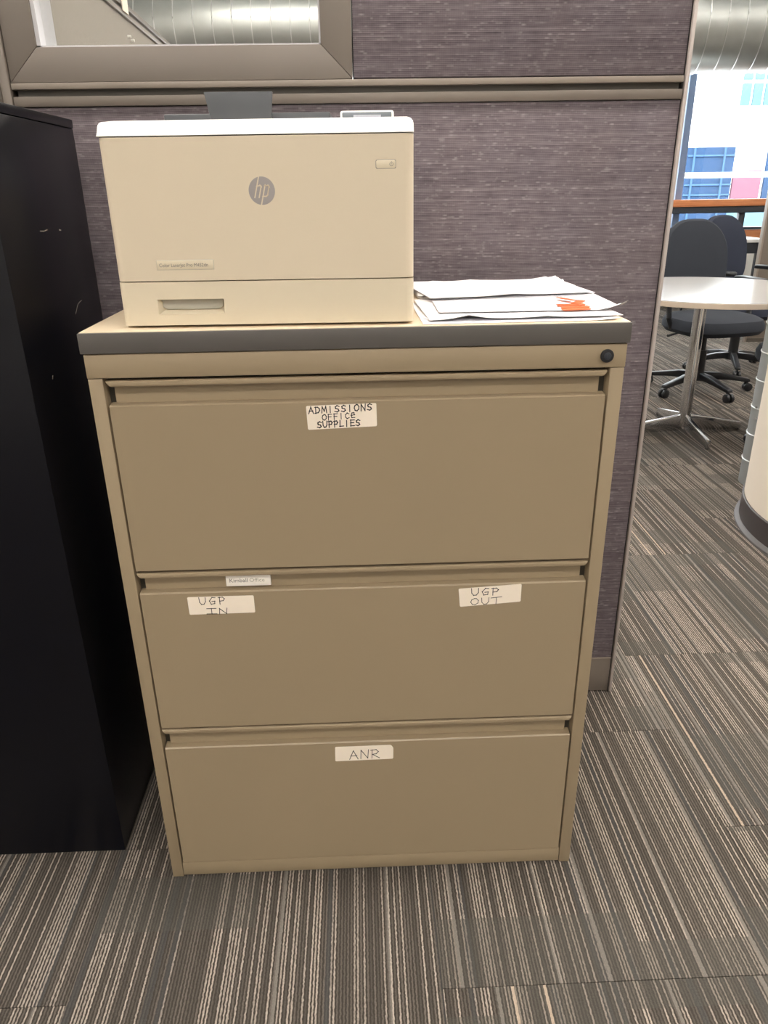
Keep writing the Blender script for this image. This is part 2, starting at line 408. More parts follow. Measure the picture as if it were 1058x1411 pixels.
hr = MB(); hr.cyl((1, 8.1, 1.30), (9, 8.1, 1.30), .030, seg=20)  # added white bar standing in for a bright reflection in the window
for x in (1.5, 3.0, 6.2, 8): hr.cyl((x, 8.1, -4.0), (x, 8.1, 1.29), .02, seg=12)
tag(hr.build('reflection_bar', 'white_ext'), 'added white horizontal bar outside the window, standing in for a bright reflection', 'stand-in bar')

# ceiling fixtures (out of frame, they light the room)
fx = [(-1.6, -4.2), (.2, -4.2), (2.0, -4.2), (-1.6, -2.1), (.2, -2.1), (2.0, -2.1), (-1.6, .15), (.2, .15), (2.0, .15), (4.2, .5), (-1.2, 2.6), (1.4, 2.6), (4.2, 2.8), (-.6, 4.7), (2.4, 4.7), (4.8, 4.7), (1.0, 1.5), (3.4, 1.6), (3.4, -.6), (2.6, 1.9)]  # unseen panels; the last ones added only to brighten the right and back
base_l = None
for i, (x, y) in enumerate(fx):
    if base_l is None:
        t = thing('ceiling_light', 'unseen recessed rectangular ceiling light panel above the office floor', 'lamp', (x, y, ZC - .04), 0, 'ceiling light panels')
        box('housing', -.62, .62, -.17, .17, -.03, .04, 'print_white', t, bev=.003); box('diffuser', -.59, .59, -.145, .145, -.036, -.0305, 'lamp', t, bev=0)
        base_l = t
    else:
        t = base_l.copy(); C.objects.link(t); t.location = (x, y, ZC - .04)
        for ch in base_l.children: c = ch.copy(); C.objects.link(c); c.parent = t

# big horizontal spiral duct
du = thing('ventilation_duct', 'large galvanised spiral duct running horizontally below the ceiling by the windows', 'duct', (0, 6.25, 2.43))
n = 64; prof = MB().cyl((X0 + .02, 0, 0), (X1 - .02, 0, 0), .35, seg=96); prof.build('duct_shell', 'galv', du)
ring = [(.055 * math.cos(2 * PI * k / 64) , .352 * math.cos(2 * PI * k / 64), .352 * math.sin(2 * PI * k / 64)) for k in range(64)]
seam0 = MB().tube(ring, .0045, seg=6, closed=True).build('seam', 'galv_seam', du)
x = X0 + .2; i = 0
while x < X1 - .2:
    o = seam0 if i == 0 else seam0.copy()
    if i: C.objects.link(o)
    o.parent = du; o.location = (x, 0, 0); x += .152; i += 1
for x in (-1.8, 2.0, 5.0): MB().cyl((x, 0, .3), (x, 0, .76), .008, seg=8).build('hanger_rod', 'galv_seam', du)

# ================================================================== PARTITION
def partition(loc, label, xl, xr, mats_end=True):
    t = thing('office_partition', label, 'partition', loc)
    W = dict(parent=t)
    H = 1.69
    box('core', xl + .02, xr - .02, .010, .060, .02, .10, 'groove', t, bev=0)
    return t, H
PX, PY = -.6165, .524
pt = thing('office_partition', 'cubicle partition in purple-grey woven fabric with taupe rails, behind the printer', 'partition', (0, PY, 0))
XL, XR = -.6165, .6180
box('base_panel', XL + .002, .6180, .000, .066, .004, .101, 'rail', pt, bev=.0012)
box('base_trim', XL + .002, .6180, -.001, .004, .1012, .1048, 'rail_light', pt, bev=.0005)
box('lower_fabric', XL + .002, .6180, .000, .066, .1052, 1.349, 'fabric', pt, bev=.002)
box('lower_rail', XL, XR, -.004, .070, 1.350, 1.3665, 'rail', pt, bev=.001)
box('rail_groove', XL + .006, XR - .004, .008, .060, 1.3667, 1.3778, 'groove', pt, bev=0)
box('upper_rail', XL, XR, -.004, .070, 1.378, 1.3885, 'rail_light', pt, bev=.001)
box('upper_fabric', .0050, .6180, .000, .066, 1.3905, 1.660, 'fabric', pt, bev=.002)
box('top_cap', XL, XR, -.004, .070, 1.661, 1.690, 'rail', pt, bev=.002)
box('shadow_gap', .6182, .6208, .004, .060, .004, 1.659, 'dark_gap', pt, bev=0)
box('shadow_gap', .0034, .0048, .010, .060, 1.3905, 1.659, 'dark_gap', pt, bev=0)
# glazed section with mitred frame
a0, a1, b0, b1 = XL, .003, 1.3895, 1.660; fwid = .056
wf = box('window_frame', a0 + .001, a0 + .002, .03, .032, b0 + .01, b1 - .01, 'rail', pt, bev=0)
def mem(q): return MB().prism(q, 'y', -.001, .058, bev=.0008).build('frame_member', 'rail', wf)
i0, i1, j0, j1 = a0 + fwid, a1 - fwid, b0 + .055, b1 - .045
g = .0003
mem([(a0, b0), (a1, b0), (i1, j0), (i0, j0)]); mem([(a0, b1), (i0, j1), (i1, j1), (a1, b1)])
mem([(a0, b0 + g * 2), (i0 - g, j0 + g), (i0 - g, j1 - g), (a0, b1 - g * 2)]); mem([(a1, b0 + g * 2), (a1, b1 - g * 2), (i1 + g, j1 - g), (i1 + g, j0 + g)])
bead = MB().box(i0, i0 + .007, .004, .090, j0, j1).box(i1 - .003, i1, .004, .070, j0, j1).box(i0, i1, .004, .070, j0, j0 + .003)
lab(bead.build('glazing_bead', 'glassframe', pt), 'pale silver glazing bead inside the window frame')
box('glass_pane', i0 + .0075, i1 - .0035, .030, .035, j0 + .0035, j1, 'glass', pt, bev=0)
# end trim and edge post
lab(box('end_trim', .6210, .6280, -.004, .070, .002, 1.690, 'trim', pt, bev=.0015), 'pale end trim strip')

# neighbour to the left
pl = thing('office_partition', 'taupe framed partition section, mostly hidden behind the black cabinet at the left edge', 'partition', (-1.24, PY, 0))
box('post', .6070, .6215, -.006, .072, 0, 1.69, 'rail', pl, bev=.0015)
box('post_seam', .6045, .6068, -.002, .060, 0, 1.688, 'rail_light', pl, bev=0)
box('frame', -.60, .604, -.004, .070, 1.350, 1.69, 'rail', pl, bev=.0015)
box('fabric_panel', -.60, .604, .000, .066, .105, 1.349, 'fabric', pl, bev=.0015)
box('base_panel', -.60, .604, .000, .066, .002, .104, 'rail', pl, bev=.0015)

# perpendicular partition behind the glass
pp = thing('office_partition', 'pale grey partition running away behind the glass, its top rail seen as a diagonal', 'partition', (-.606, PY + .075, 0), R(1.6))
box('panel', -.06, -.002, .03, 3.3, .02, 1.655, 'tanpanel', pp, bev=.001)
box('top_rail', -.064, .004, .03, 3.3, 1.656, 1.668, 'rail_light', pp, bev=.001)
box('rail_groove', -.058, -.004, .03, 3.3, 1.6682, 1.678, 'groove', pp, bev=0)
box('top_cap', -.064, .004, .03, 3.3, 1.6782, 1.692, 'rail', pp, bev=.001)
box('end_post', -.064, .006, .001, .029, 0, 1.692, 'glassframe', pp, bev=.001)
cd = box('hanging_card', .006, .0085, .80, .862, 1.664, 1.700, 'sticker', pp, bev=0); lab(cd, 'white card stuck over the top rail')
for (y_, z_) in ((.86, 1.612), (.90, 1.608), (1.10, 1.622)):  # small white discs standing in for specks of glare
    MB().cyl((-.002, y_, z_), (.007, y_, z_), .004, seg=10).build('glare_speck', 'print_white', pp)

# ================================================================== FILING CABINET
fc = thing('filing_cabinet', 'wide tan three-drawer steel filing cabinet with handwritten stickers, under the printer', 'cabinet')
W2 = .381; WI = .3605; D = .452
sb = MB()
sb.box(-W2, -WI, 0, D, 0, .9625, .0012); sb.box(WI, W2, 0, D, 0, .9625, .0012)
sb.box(-WI, WI, D - .01, D, .0, .962)
lab(sb.build('side_panel', 'tan', fc), 'tan side frame')
box('inner_carcass', -WI + .0002, WI - .0002, .022, D - .011, .036, .960, 'tan_gap', fc, bev=0)
box('top_band', -.3815, .3815, -.0008, D, .9632, .9970, 'tan', fc, bev=.0012)
box('plinth', -WI + .0006, WI - .0006, .001, .02, .003, .0345, 'tan', fc, bev=.0008)
for sx in (-.30, .20): MB().cyl((sx, .05, 0), (sx, .05, .004), .016, seg=20).build('levelling_foot', 'handle_grey', fc)
cap = MB().box(-.3832, .3832, .0015, D + .004, .998, 1.0272, .0008).build('top_slab', 'cap_top', fc)
eb = MB().box(-.3842, .3842, -.004, .0013, .9982, 1.0264, .0010)
lab(eb.build('front_edge_band', 'cap_edge', fc), 'charcoal front edge band')
# lock
lk = MB().cyl((.353, -.0012, .9805), (.353, -.0055, .9805), .0095, seg=32, bev=.0012).build('lock', 'ink', fc); lab(lk, 'round black key lock')
kl = MB().cyl((.353, -.0055, .9805), (.353, -.0068, .9805), .0052, seg=24, bev=.0005); kl.box(.3522, .3538, -.0074, -.0066, .9775, .9835)
kl.build('keyway', 'blackm', lk)
def drawer(z0, zf, zt):
    """z0 bottom of the face, zf top edge of the face, zt top of the pull lip"""
    L, Rr = -.3573, .3573
    dr = MB()
    dr.prism([(.0, z0), (.0, zf - .002), (.002, zf), (.013, zf + .0010), (.018, zf + .001), (.018, z0)], 'x', L, Rr)
    o = dr.build('drawer', 'tan', fc)
    L2, R2 = L + .0075, Rr - .0075
    rc = MB(); rc.prism([(.013, zf + .0012), (.013, zt - .003), (.0178, zt - .003), (.0178, zf + .0012)], 'x', L2, R2)
    # rolled lip with mitred ends
    prof_ = [(.0128, zt), (.001, zt), (-.0012, zt - .0015), (-.0016, zt - .004), (-.0006, zt - .0075), (.003, zt - .0090), (.0055, zt - .0075), (.0128, zt - .004)]
    b = bmesh.new(); A = []; B = []
    for (y, z) in prof_:
        k = (z - (zt - .009)) / .009; ins = .0068 * (1 - k)
        A.append(b.verts.new((L + ins, y, z))); B.append(b.verts.new((Rr - ins, y, z)))
    b.faces.new(A); b.faces.new(B[::-1]); nn = len(A)
    for i in range(nn): b.faces.new((A[i], B[i], B[(i + 1) % nn], A[(i + 1) % nn]))
    bmesh.ops.recalc_face_normals(b, faces=b.faces); rc.merge(b)
    rc.build('drawer_pull', 'tan', o)
    return o
d1 = drawer(.6575, .9235, .9590)
d2 = drawer(.3520, .6170, .6525)
d3 = drawer(.0365, .3080, .3475)

def sticker(parent, corners, label, fill, ink='ink'):
    rc = []
    for i, c in enumerate(corners):
        c = Vector(c); a = Vector(corners[i - 1]); b = Vector(corners[(i + 1) % len(corners)])
        for t in ((a - c).normalized() * .0018, (a - c).normalized() * .0006 + (b - c).normalized() * .0006, (b - c).normalized() * .0018): rc.append(tuple(c + t))
    mb = MB(); mb.prism(rc, 'y', -.0003, -.0007, bev=0); fill(mb)
    o = mb.build('paper_label', ['sticker', ink], parent); lab(o, label); return o
YT = -.00068
def f1(mb):
    hand(mb, 'ADMISSIONS', -.0735, .9058, .0092, .0094, .0070, .0022, YT, slope=.035)
    hand(mb, 'OFFICe', -.0545, .8955, .0082, .0083, .0062, .0019, YT, slope=.045)
    hand(mb, 'SUPPLIES', -.0620, .8840, .0088, .0080, .0064, .0023, YT, slope=.035)
sticker(d1, [(-.0772, .9170), (-.0760, .8812), (.0248, .8843), (.0243, .9190)], 'white sticker hand-lettered ADMISSIONS OFFICE SUPPLIES', f1)
def f2(mb):
    hand(mb, 'UGP', -.2650, .5950, .0125, .0155, .0110, .0018, YT, slope=.0)
    hand(mb, 'JN', -.2540, .5768, .0100, .0185, .0140, .0018, YT)
sticker(d2, [(-.2835, .6088), (-.2830, .5765), (-.1775, .5772), (-.1778, .6088)], 'white sticker hand-lettered UGP IN', f2, 'ink2')
def f3(mb):
    hand(mb, 'UGP', .1720, .5965, .0125, .0165, .0125, .0019, YT)
    hand(mb, 'OUT', .1715, .5790, .0118, .0175, .0130, .0016, YT, slope=.03)
sticker(d2, [(.1510, .6095), (.1540, .5760), (.2530, .5825), (.2530, .6150)], 'white sticker hand-lettered UGP OUT', f3, 'ink2')
def f4(mb):
    hand(mb, 'ANR', -.0350, .2705, .0185, .0190, .0155, .0020, YT, slope=.02)
sticker(d3, [(-.0600, .2985), (-.0608, .2665), (.0425, .2680), (.0430, .2925), (.0385, .2990)], 'white sticker with a clipped corner, hand-lettered ANR', f4, 'ink2')
kb = MB(); kb.box(-.2205, -.1495, .0065, .0125, .6225, .6430, .0006)
text_into(kb, 'Kimball', -.2155, .6296, .0098, .0063, 1, sx=1.02); text_into(kb, 'Office', -.1835, .6296, .0098, .0063, 2, sx=1.02)
kb_o = kb.build('brand_plate', ['plate', 'ink_grey', 'handle_grey'], d2); lab(kb_o, 'small white plate reading Kimball Office')

# ================================================================== PRINTER
pr = thing('laser_printer', 'cream laser printer with white top cover standing on the filing cabinet', 'printer', (-.124, .0215, 1.0274), R(-1.5))
PW = .2035; PD = .425
box('body', -PW + .003, PW - .003, .012, PD, .006, .236, 'print_front', pr, bev=.008, seg=3)
for sx in (-.16, .16):
    for sy in (.05, .38): MB().cyl((sx, sy, 0), (sx, sy, .008), .012, seg=16).build('foot', 'print_grey', pr)
fd = MB().box(-PW, PW, 0, .06, .0632, .2405, .012, seg=4, edges='vertical').build('front_door', 'print_front', pr)
tc = MB()
tc.prism([(.000, .2420), (.0005, .2440), (.004, .2555), (.009, .2590), (.06, .2640), (PD - .01, .2680), (PD, .262), (PD, .2420)], 'x', -PW, PW)
bmb = tc.bm; bmesh.ops.bevel(bmb, geom=[e for e in bmb.edges if abs(abs(e.verts[0].co.x) - PW) < 1e-5 and abs(abs(e.verts[1].co.x) - PW) < 1e-5 and abs(e.verts[0].co.x - e.verts[1].co.x) < 1e-5 and max(e.verts[0].co.z, e.verts[1].co.z) > .2445], offset=.007, segments=3, affect='EDGES', profile=.5)
lab(tc.build('top_cover', 'print_white', pr), 'bright white top cover')
# paper tray with recessed grip
tx0, tx1, tz0, tz1 = -.152, -.060, .018, .0385
tr = MB()
tr.box(-PW, tx0, 0, .05, .004, .0618, .012, seg=4, edges='vertical') if False else None
def plate_with_hole():
    b = bmesh.new()
    r_ = .010; O = []
    xs = [-PW + r_ * (1 - math.cos(a)) for a in [i * PI / 2 / 4 for i in range(5)]]
    # outline front sheet as vertical strips; corners curved back
    prof = [(-PW, r_)] + [(-PW + r_ * (1 - math.cos(t * PI / 8)), r_ * (1 - math.sin(t * PI / 8))) for t in range(1, 4)] + [(-PW + r_, 0)]
    prof = [(-PW, .05)] + prof
    cols = prof + [(tx0, 0), (tx1, 0)] + [(-p[0], p[1]) for p in prof[::-1]]
    zs = [.0035, tz0, tz1, .0617]
    V = [[b.verts.new((x, y, z)) for z in zs] for x, y in cols]
    for i in range(len(cols) - 1):
        for j in range(3):
            if cols[i][0] == tx0 and cols[i + 1][0] == tx1 and j == 1: continue
            b.faces.new((V[i][j], V[i + 1][j], V[i + 1][j + 1], V[i][j + 1]))
    i0_ = [k for k, c in enumerate(cols) if c[0] == tx0][0]; i1_ = i0_ + 1
    fa, fb, fc_, fd_ = V[i0_][1], V[i1_][1], V[i1_][2], V[i0_][2]
    ga, gb = b.verts.new((tx0 + .012, .020, tz0 + .010)), b.verts.new((tx1 - .012, .020, tz0 + .010))
    gc, gd = b.verts.new((tx1 - .001, .020, tz1)), b.verts.new((tx0 + .001, .020, tz1))
    for q in ((fa, fb, gb, ga), (fb, fc_, gc, gb), (fd_, fa, ga, gd), (ga, gb, gc, gd), (fc_, fd_, gd, gc)): b.faces.new(q)
    for row in (0, 3):
        b.faces.new([V[i][row] for i in range(len(cols))])
    b.faces.new((V[0][0], V[0][1], V[0][2], V[0][3], V[-1][3], V[-1][2], V[-1][1], V[-1][0]))
    bmesh.ops.recalc_face_normals(b, faces=b.faces)
    return b
tr = MB(); tr.merge(plate_with_hole()); tr = tr.build('paper_tray', 'print_tray', pr)
gp = MB().prism([(tx0 + .010, tz1 - .0145), (tx1 - .010, tz1 - .0145), (tx1 - .003, tz1 - .0105), (tx1 - .003, tz1 - .0005), (tx0 + .003, tz1 - .0005), (tx0 + .003, tz1 - .0105)], 'y', .008, .0195, bev=.0008)
lab(gp.build('tray_grip', 'handle_grey', tr), 'grey grip recess in the tray front')
# power button
pb = MB(); pb.box(.153, .181, -.0006, .004, .1985, .2110, .0022, edges='all', mi=1); pb.box(.1539, .1801, -.0009, .004, .1994, .2101, .0018, mi=0)
arc = [(.1742 + .0022 * math.sin(R(a)), .2047 + .0022 * math.cos(R(a))) for a in range(40, 321, 35)]
ribbon(pb, arc, .0009, .0003, 1, (0, -.0009, 0)); ribbon(pb, [(.1742, .2047), (.1742, .2078)], .0009, .0003, 1, (0, -.0009, 0))
lab(pb.build('power_button', ['print_tray', 'ink_grey'], pr), 'rounded power button with a power symbol')
# badge and round mark
bd = MB(); bd.box(-.1470, -.0690, -.0004, .002, .0775, .0905, .0004, mi=1); bd.box(-.1466, -.0694, -.0006, .002, .0779, .0901, .0004, mi=0)
text_into(bd, 'Color LaserJet Pro M452dn', -.1435, .0815, .0066, -.0008, 2, sx=.90)
lab(bd.build('model_badge', ['print_tray', 'handle_grey', 'ink_grey'], pr), 'badge reading Color LaserJet Pro M452dn')
lg = MB(); lg.cyl((.0035, .001, .1752), (.0035, -.0006, .1752), .0172, seg=64)
hx, hz = .0035, .1752
def hp(p): return [(hx + a * .001 , hz + b_ * .001) for a, b_ in p]
sl = .27
def sk(pts): return hp([(a + b_ * sl, b_) for a, b_ in pts])
for st_ in ([(-7.5, -7.5), (-7.5, 17.5)], [(-7.3, 5.6), (-3.5, 6.4), (-1.8, 5.0), (-1.8, -7.5)], [(3.0, 6.6), (3.0, -17.5)], [(3.0, 6.0), (7.2, 6.2), (8.6, 4.6), (8.6, -5.2), (7.0, -6.8), (3.2, -6.8)]):
    ribbon(lg, sk(st_), .0026, .0003, 1, (0, -.0006, 0))
lab(lg.build('round_logo', ['logo_grey', 'print_front'], pr), 'grey round hp logo')
# output stop and rear housing
ob = MB().box(-.164, .086, .20, .40, .262, .2830, .002).build('output_bin_rim', 'print_grey', pr)
fl = MB().prism([(-.090, .2705), (-.001, .2700), (.0035, .3095), (-.0975, .3100)], 'y', -.002, .002, bev=.001, mat=Matrix.Translation((0, .186, 0)))
lab(fl.build('output_stop_flap', 'print_grey', pr), 'raised slate grey output stop flap')
cp = MB().box(.1055, .1800, .10, .16, .2610, .2755, .003, seg=3).build('control_panel', 'print_white', pr)
MB().box(.1085, .1770, .0985, .101, .2615, .2735, .0008).build('display', 'screen', cp)
MB().box(.124, .162, .0978, .0986, .2635, .2700, 0).build('display_window', 'screen_lit', cp)

# ================================================================== PAPERS
ZT = 1.0276
PILE = []
def sheet(cx, cy, rot, z, seed, landscape=True, curl=(), amp=.0004, label=''):
    w_, h_ = (.279, .216) if landscape else (.216, .279)
    nx, ny = 30, 24; b = bmesh.new(); th = .0003; top = []; bot = []; cr, sr = math.cos(R(rot)), math.sin(R(rot)); H = []
    def support(wx, wy):
        m_ = 0.0
        for f in PILE:
            q = f(wx, wy)
            if q is not None: m_ = max(m_, q)
        return m_
    for i in range(nx + 1):
        col = []
        for j in range(ny + 1):
            u, v = i / nx - .5, j / ny - .5
            X, Y = u * w_, v * h_
            own = z + abs(amp * noise.noise(Vector((X * 14 + seed, Y * 14, seed * 1.7))))
            for (cu, cv, ht, rad) in curl:
                d = math.hypot((u - cu) * w_, (v - cv) * h_)
                if d < rad: own += ht * (1 - d / rad) ** 2
            wx, wy = cx + X * cr - Y * sr, cy + X * sr + Y * cr
            sup = max(support(wx + dx, wy + dy) for dx, dy in ((0, 0), (.008, 0), (-.008, 0), (0, .008), (0, -.008)))
            col.append(max(own, sup + .0005))
        H.append(col)
    for i in range(nx + 1):
        for j in range(ny + 1):
            X, Y = (i / nx - .5) * w_, (j / ny - .5) * h_
            top.append(b.verts.new((X, Y, H[i][j] + th))); bot.append(b.verts.new((X, Y, H[i][j])))
    def f(wx, wy):
        dx, dy = wx - cx, wy - cy; X, Y = dx * cr + dy * sr, -dx * sr + dy * cr
        gx, gy = (X / w_ + .5) * nx, (Y / h_ + .5) * ny
        if gx < 0 or gy < 0 or gx > nx or gy > ny: return None
        i, j = min(int(gx), nx - 1), min(int(gy), ny - 1)
        return max(H[i][j], H[i + 1][j], H[i][j + 1], H[i + 1][j + 1]) + th
    PILE.append(f)
    ix = lambda i, j: i * (ny + 1) + j
    for i in range(nx):
        for j in range(ny):
            b.faces.new((top[ix(i, j)], top[ix(i + 1, j)], top[ix(i + 1, j + 1)], top[ix(i, j + 1)]))
            b.faces.new((bot[ix(i, j)], bot[ix(i, j + 1)], bot[ix(i + 1, j + 1)], bot[ix(i + 1, j)]))
    per = [(i, 0) for i in range(nx)] + [(nx, j) for j in range(ny)] + [(i, ny) for i in range(nx, 0, -1)] + [(0, j) for j in range(ny, 0, -1)]
    for k in range(len(per)):
        a, c = ix(*per[k]), ix(*per[(k + 1) % len(per)])
        b.faces.new((top[a], bot[a], bot[c], top[c]))
    mb = MB(); mb.merge(b); o = mb.build('paper_sheet', 'paper')
    o.location = (cx, cy, ZT); o.rotation_euler = (0, 0, R(rot))
    tag(o, label, 'paper', 'loose papers beside the printer')
    return o
PS = [
 (.230, .116, 1.0, .0002, True, [(.5, -.5, .003, .05)], 'lowest white sheet of the loose pile, at the front edge of the cabinet top'),
 (.240, .150, -2.5, .0014, True, [(-.25, -.5, .0030, .045)], 'white sheet low in the front of the pile, its front edge slightly wavy'),
 (.243, .340, 2.0, .0002, True, [], 'white sheet at the very bottom of the rear half of the pile'),
 (.270, .245, -9.0, .0026, False, [(.5, .5, .005, .05)], 'upright white sheet in the middle of the pile poking out at the right'),
 (.238, .132, 2.0, .0038, True, [(-.30, -.5, .0060, .050), (.1, -.5, .0022, .04)], 'white sheet in the front of the pile with a bulging front edge'),
 (.250, .335, -4.0, .0050, True, [(.5, .5, .006, .05)], 'white sheet in the rear of the pile with a lifted back corner'),
 (.262, .178, -1.0, .0062, True, [(.5, -.5, .013, .050)], 'white sheet whose right corner curls up into a point near the cabinet corner'),
 (.248, .320, 5.0, .0074, True, [(-.5, -.5, .002, .06)], 'white sheet on the rear of the pile, just below the top ones'),
 (.246, .345, -2.0, .0086, True, [(.5, .5, .005, .06)], 'white sheet second from the top at the back of the pile'),
 (.254, .332, 4.0, .0098, True, [(-.1, .5, .003, .08), (.5, .5, .006, .05)], 'white sheet just under the topmost one with a raised back right corner'),
 (.242, .318, 8.0, .0112, True, [(-.3, .5, .003, .08), (.0, -.5, .0025, .06)], 'topmost white sheet of the loose pile, lying tilted'),
]
for i, q in enumerate(PS):
    sheet(q[0], q[1], q[2], q[3], i * 3.1 + .7, q[4], q[5], label=q[6])
FL = [(.325, .072, 4, 'longest orange sticky flag, nearest the front on the white papers'), (.328, .088, 3, 'second orange sticky flag from the front on the papers'),
      (.326, .106, 1, 'orange sticky flag in the middle of the row on the papers'), (.343, .128, 60, 'slanting orange sticky flag pointing back on the papers'),
      (.332, .160, 115, 'rearmost orange sticky flag on the papers')]
for i, (x, y, a, l) in enumerate(FL):
    f = MB().prism([(-.022, -.006), (.019, -.006), (.022, 0), (.019, .006), (-.022, .006)], 'z', 0, .0008, bev=0)
    o = f.build('sticky_flag', 'orange'); o.location = (x, y, ZT + max(q(x + ex, y + ey) or 0 for q in PILE for ex in (-.02, 0, .02) for ey in (-.02, 0, .02)) + .0004 + i * .0008); o.rotation_euler = (R(3), 0, R(a))
    tag(o, l, 'sticky flag', 'orange flags on the papers')

# ================================================================== BLACK CABINET
bc = thing('storage_cabinet', 'tall glossy black steel cabinet cut off by the left edge, beside the filing cabinet', 'cabinet', (-.8675, .27, 0))
bw = .3765
box('body', -bw, bw, -.2015, .170, .0, 1.3075, 'black', bc, bev=.0015)
box('top_panel', -bw - .001, bw + .001, -.2015, .171, 1.3082, 1.3225, 'black', bc, bev=.002)
box('door', -bw + .012, bw - .24, -.2035, -.2017, .03, 1.295, 'black', bc, bev=.0006)
sc = MB()
def scr(p, wd):
    for a, c in zip(p, p[1:]):
        a, c = Vector((0, *a)), Vector((0, *c)); d = (c - a).normalized() * 1; nrm = Vector((0, -d.z, d.y)) * wd
        vs = [(a - nrm), (a + nrm), (c + nrm), (c - nrm)]
        sc.prism([(v.y, v.z) for v in vs], 'x', bw + .0001, bw + .0004)
scr([(-.06, 1.150), (-.045, 1.149), (-.03, 1.151)], .0009); scr([(.02, 1.148), (.030, 1.147)], .0010)
scr([(.03, 1.01), (.05, 1.025), (.07, 1.028)], .0005); scr([(-.12, .93), (-.115, .935)], .0008)
sco = sc.build('scratches', 'ink_grey', bc); lab(sco, 'short pale scuffs on the side'); sco['kind'] = 'stuff'

# ================================================================== COLUMN AND VERTICAL PIPE
cx, cy = 2.03, 1.36
co = thing('round_column', 'wide cream round column with dark rubber base at the right edge', 'column', (cx, cy, 0))
MB().lathe([(.598, .10), (.600, .102), (.600, ZC)], seg=128).build('shaft', 'column', co)
MB().lathe([(.604, .0), (.606, .002), (.606, .098), (.603, .1005), (.5985, .1008)], seg=128).build('rubber_base', 'colbase', co)
MB().lathe([(.6065, 0), (.622, 0), (.621, .006), (.610, .014), (.6065, .016)], seg=128).build('base_toe', 'colring', co)
vp = thing('spiral_pipe', 'slim vertical grey galvanised pipe with seams, between the column and the round table', 'pipe', (1.752, 1.955, 0))
MB().cyl((0, 0, 0), (0, 0, ZC), .10, seg=64).build('pipe_shell', 'pipe', vp)
rg = [(.1015 * math.cos(2 * PI * k / 48), .1015 * math.sin(2 * PI * k / 48), .012 * math.cos(2 * PI * k / 48)) for k in range(48)]
s0 = MB().tube(rg, .0028, seg=6, closed=True).build('seam', 'pipe_seam', vp)
z = .12; i = 0
while z < ZC - .05:
    o = s0 if i == 0 else s0.copy()
    if i: C.objects.link(o)
    o.parent = vp; o.location = (0, 0, z); z += .115; i += 1
for (a, zz) in ((212, .30), (196, .30), (204, .345), (190, .345)):
    MB().cyl((.099 * math.cos(R(a)), .099 * math.sin(R(a)), zz), (.105 * math.cos(R(a)), .105 * math.sin(R(a)), zz), .005, seg=10).build('screw', 'chrome', vp)

# ================================================================== ROUND TABLE
tb = thing('round_table', 'round white laminate table on a chrome cross base', 'table', (1.705, 2.72, 0))
MB().lathe([(.500, .7395), (.5235, .7400), (.5245, .7405), (.5235, .7420), (0.001, .7425)], cx=-.01, cy=-.09, seg=96).build('tabletop', 'table', tb)
lab(MB().lathe([(.40, .7165), (.5245, .7170), (.5255, .7185), (.5255, .7380), (.5245, .7393), (.40, .7393)], cx=-.01, cy=-.09, seg=96).build('table_edge', 'tedge', tb), 'cream edge band of the top')
MB().cyl((0, 0, .03), (0, 0, .705), .030, seg=32).build('pedestal', 'chrome', tb)
MB().cyl((0, 0, .7055), (0, 0, .7162), .15, seg=32).build('mounting_plate', 'chair_pl', tb)
for a in (-90, 3, 93, 184):
    leg = MB().prism([(.026, .006), (.026, .094), (.30, .046), (.314, .040), (.314, .004), (.295, .004)], 'y', -.010, .010, bev=.002, mat=Matrix.Rotation(R(a), 4, 'Z'))
    leg.build('foot_blade', 'chrome', tb)
    MB().cyl((.30 * math.cos(R(a)), .30 * math.sin(R(a)), 0), (.30 * math.cos(R(a)), .30 * math.sin(R(a)), .006), .010, seg=12).build('glide', 'chair_pl', tb)

# ================================================================== CHAIRS
def superpad(w_, d_, h_, nx=22, ny=22, arch=False, dome=.35, bend=0.0):
    """cushion: rounded outline in x,y with domed faces"""
    b = bmesh.new(); seg = 44; layers = [(-1, .80), (-.85, .93), (-.4, 1.0), (.2, 1.0), (.7, .95), (1, .82)]
    def out(a):
        c, s_ = math.cos(a), math.sin(a); e = 2 / 3.2
        x = math.copysign(abs(c) ** e, c) * w_ / 2; y = math.copysign(abs(s_) ** e, s_) * d_ / 2
        if arch: x *= 1.0 - .24 * max(0, y / (d_ / 2)) ** 2.0
        return x, y
    rings = []
    for zl, sc_ in layers:
        rings.append([b.verts.new((out(2 * PI * k / seg)[0] * sc_, out(2 * PI * k / seg)[1] * sc_, zl * h_ / 2)) for k in range(seg)])
    for A, B in zip(rings, rings[1:]):
        for k in range(seg): b.faces.new((A[k], A[(k + 1) % seg], B[(k + 1) % seg], B[k]))
    for ring_, sgn in ((rings[0], -1), (rings[-1], 1)):
        prev = ring_
        for q in (.6, .3):
            cur = [b.verts.new((v.co.x * q / (.82 if q == .6 else .82), v.co.y * q / .82, v.co.z + sgn * h_ * dome * .5 * (1 - q))) for v in ring_]
            for k in range(seg): b.faces.new((prev[k], prev[(k + 1) % seg], cur[(k + 1) % seg], cur[k]))
            prev = cur
        b.faces.new(prev)
    for v in b.verts: v.co.z += bend * (v.co.x / (w_ / 2)) ** 2
    bmesh.ops.recalc_face_normals(b, faces=b.faces)
    return b
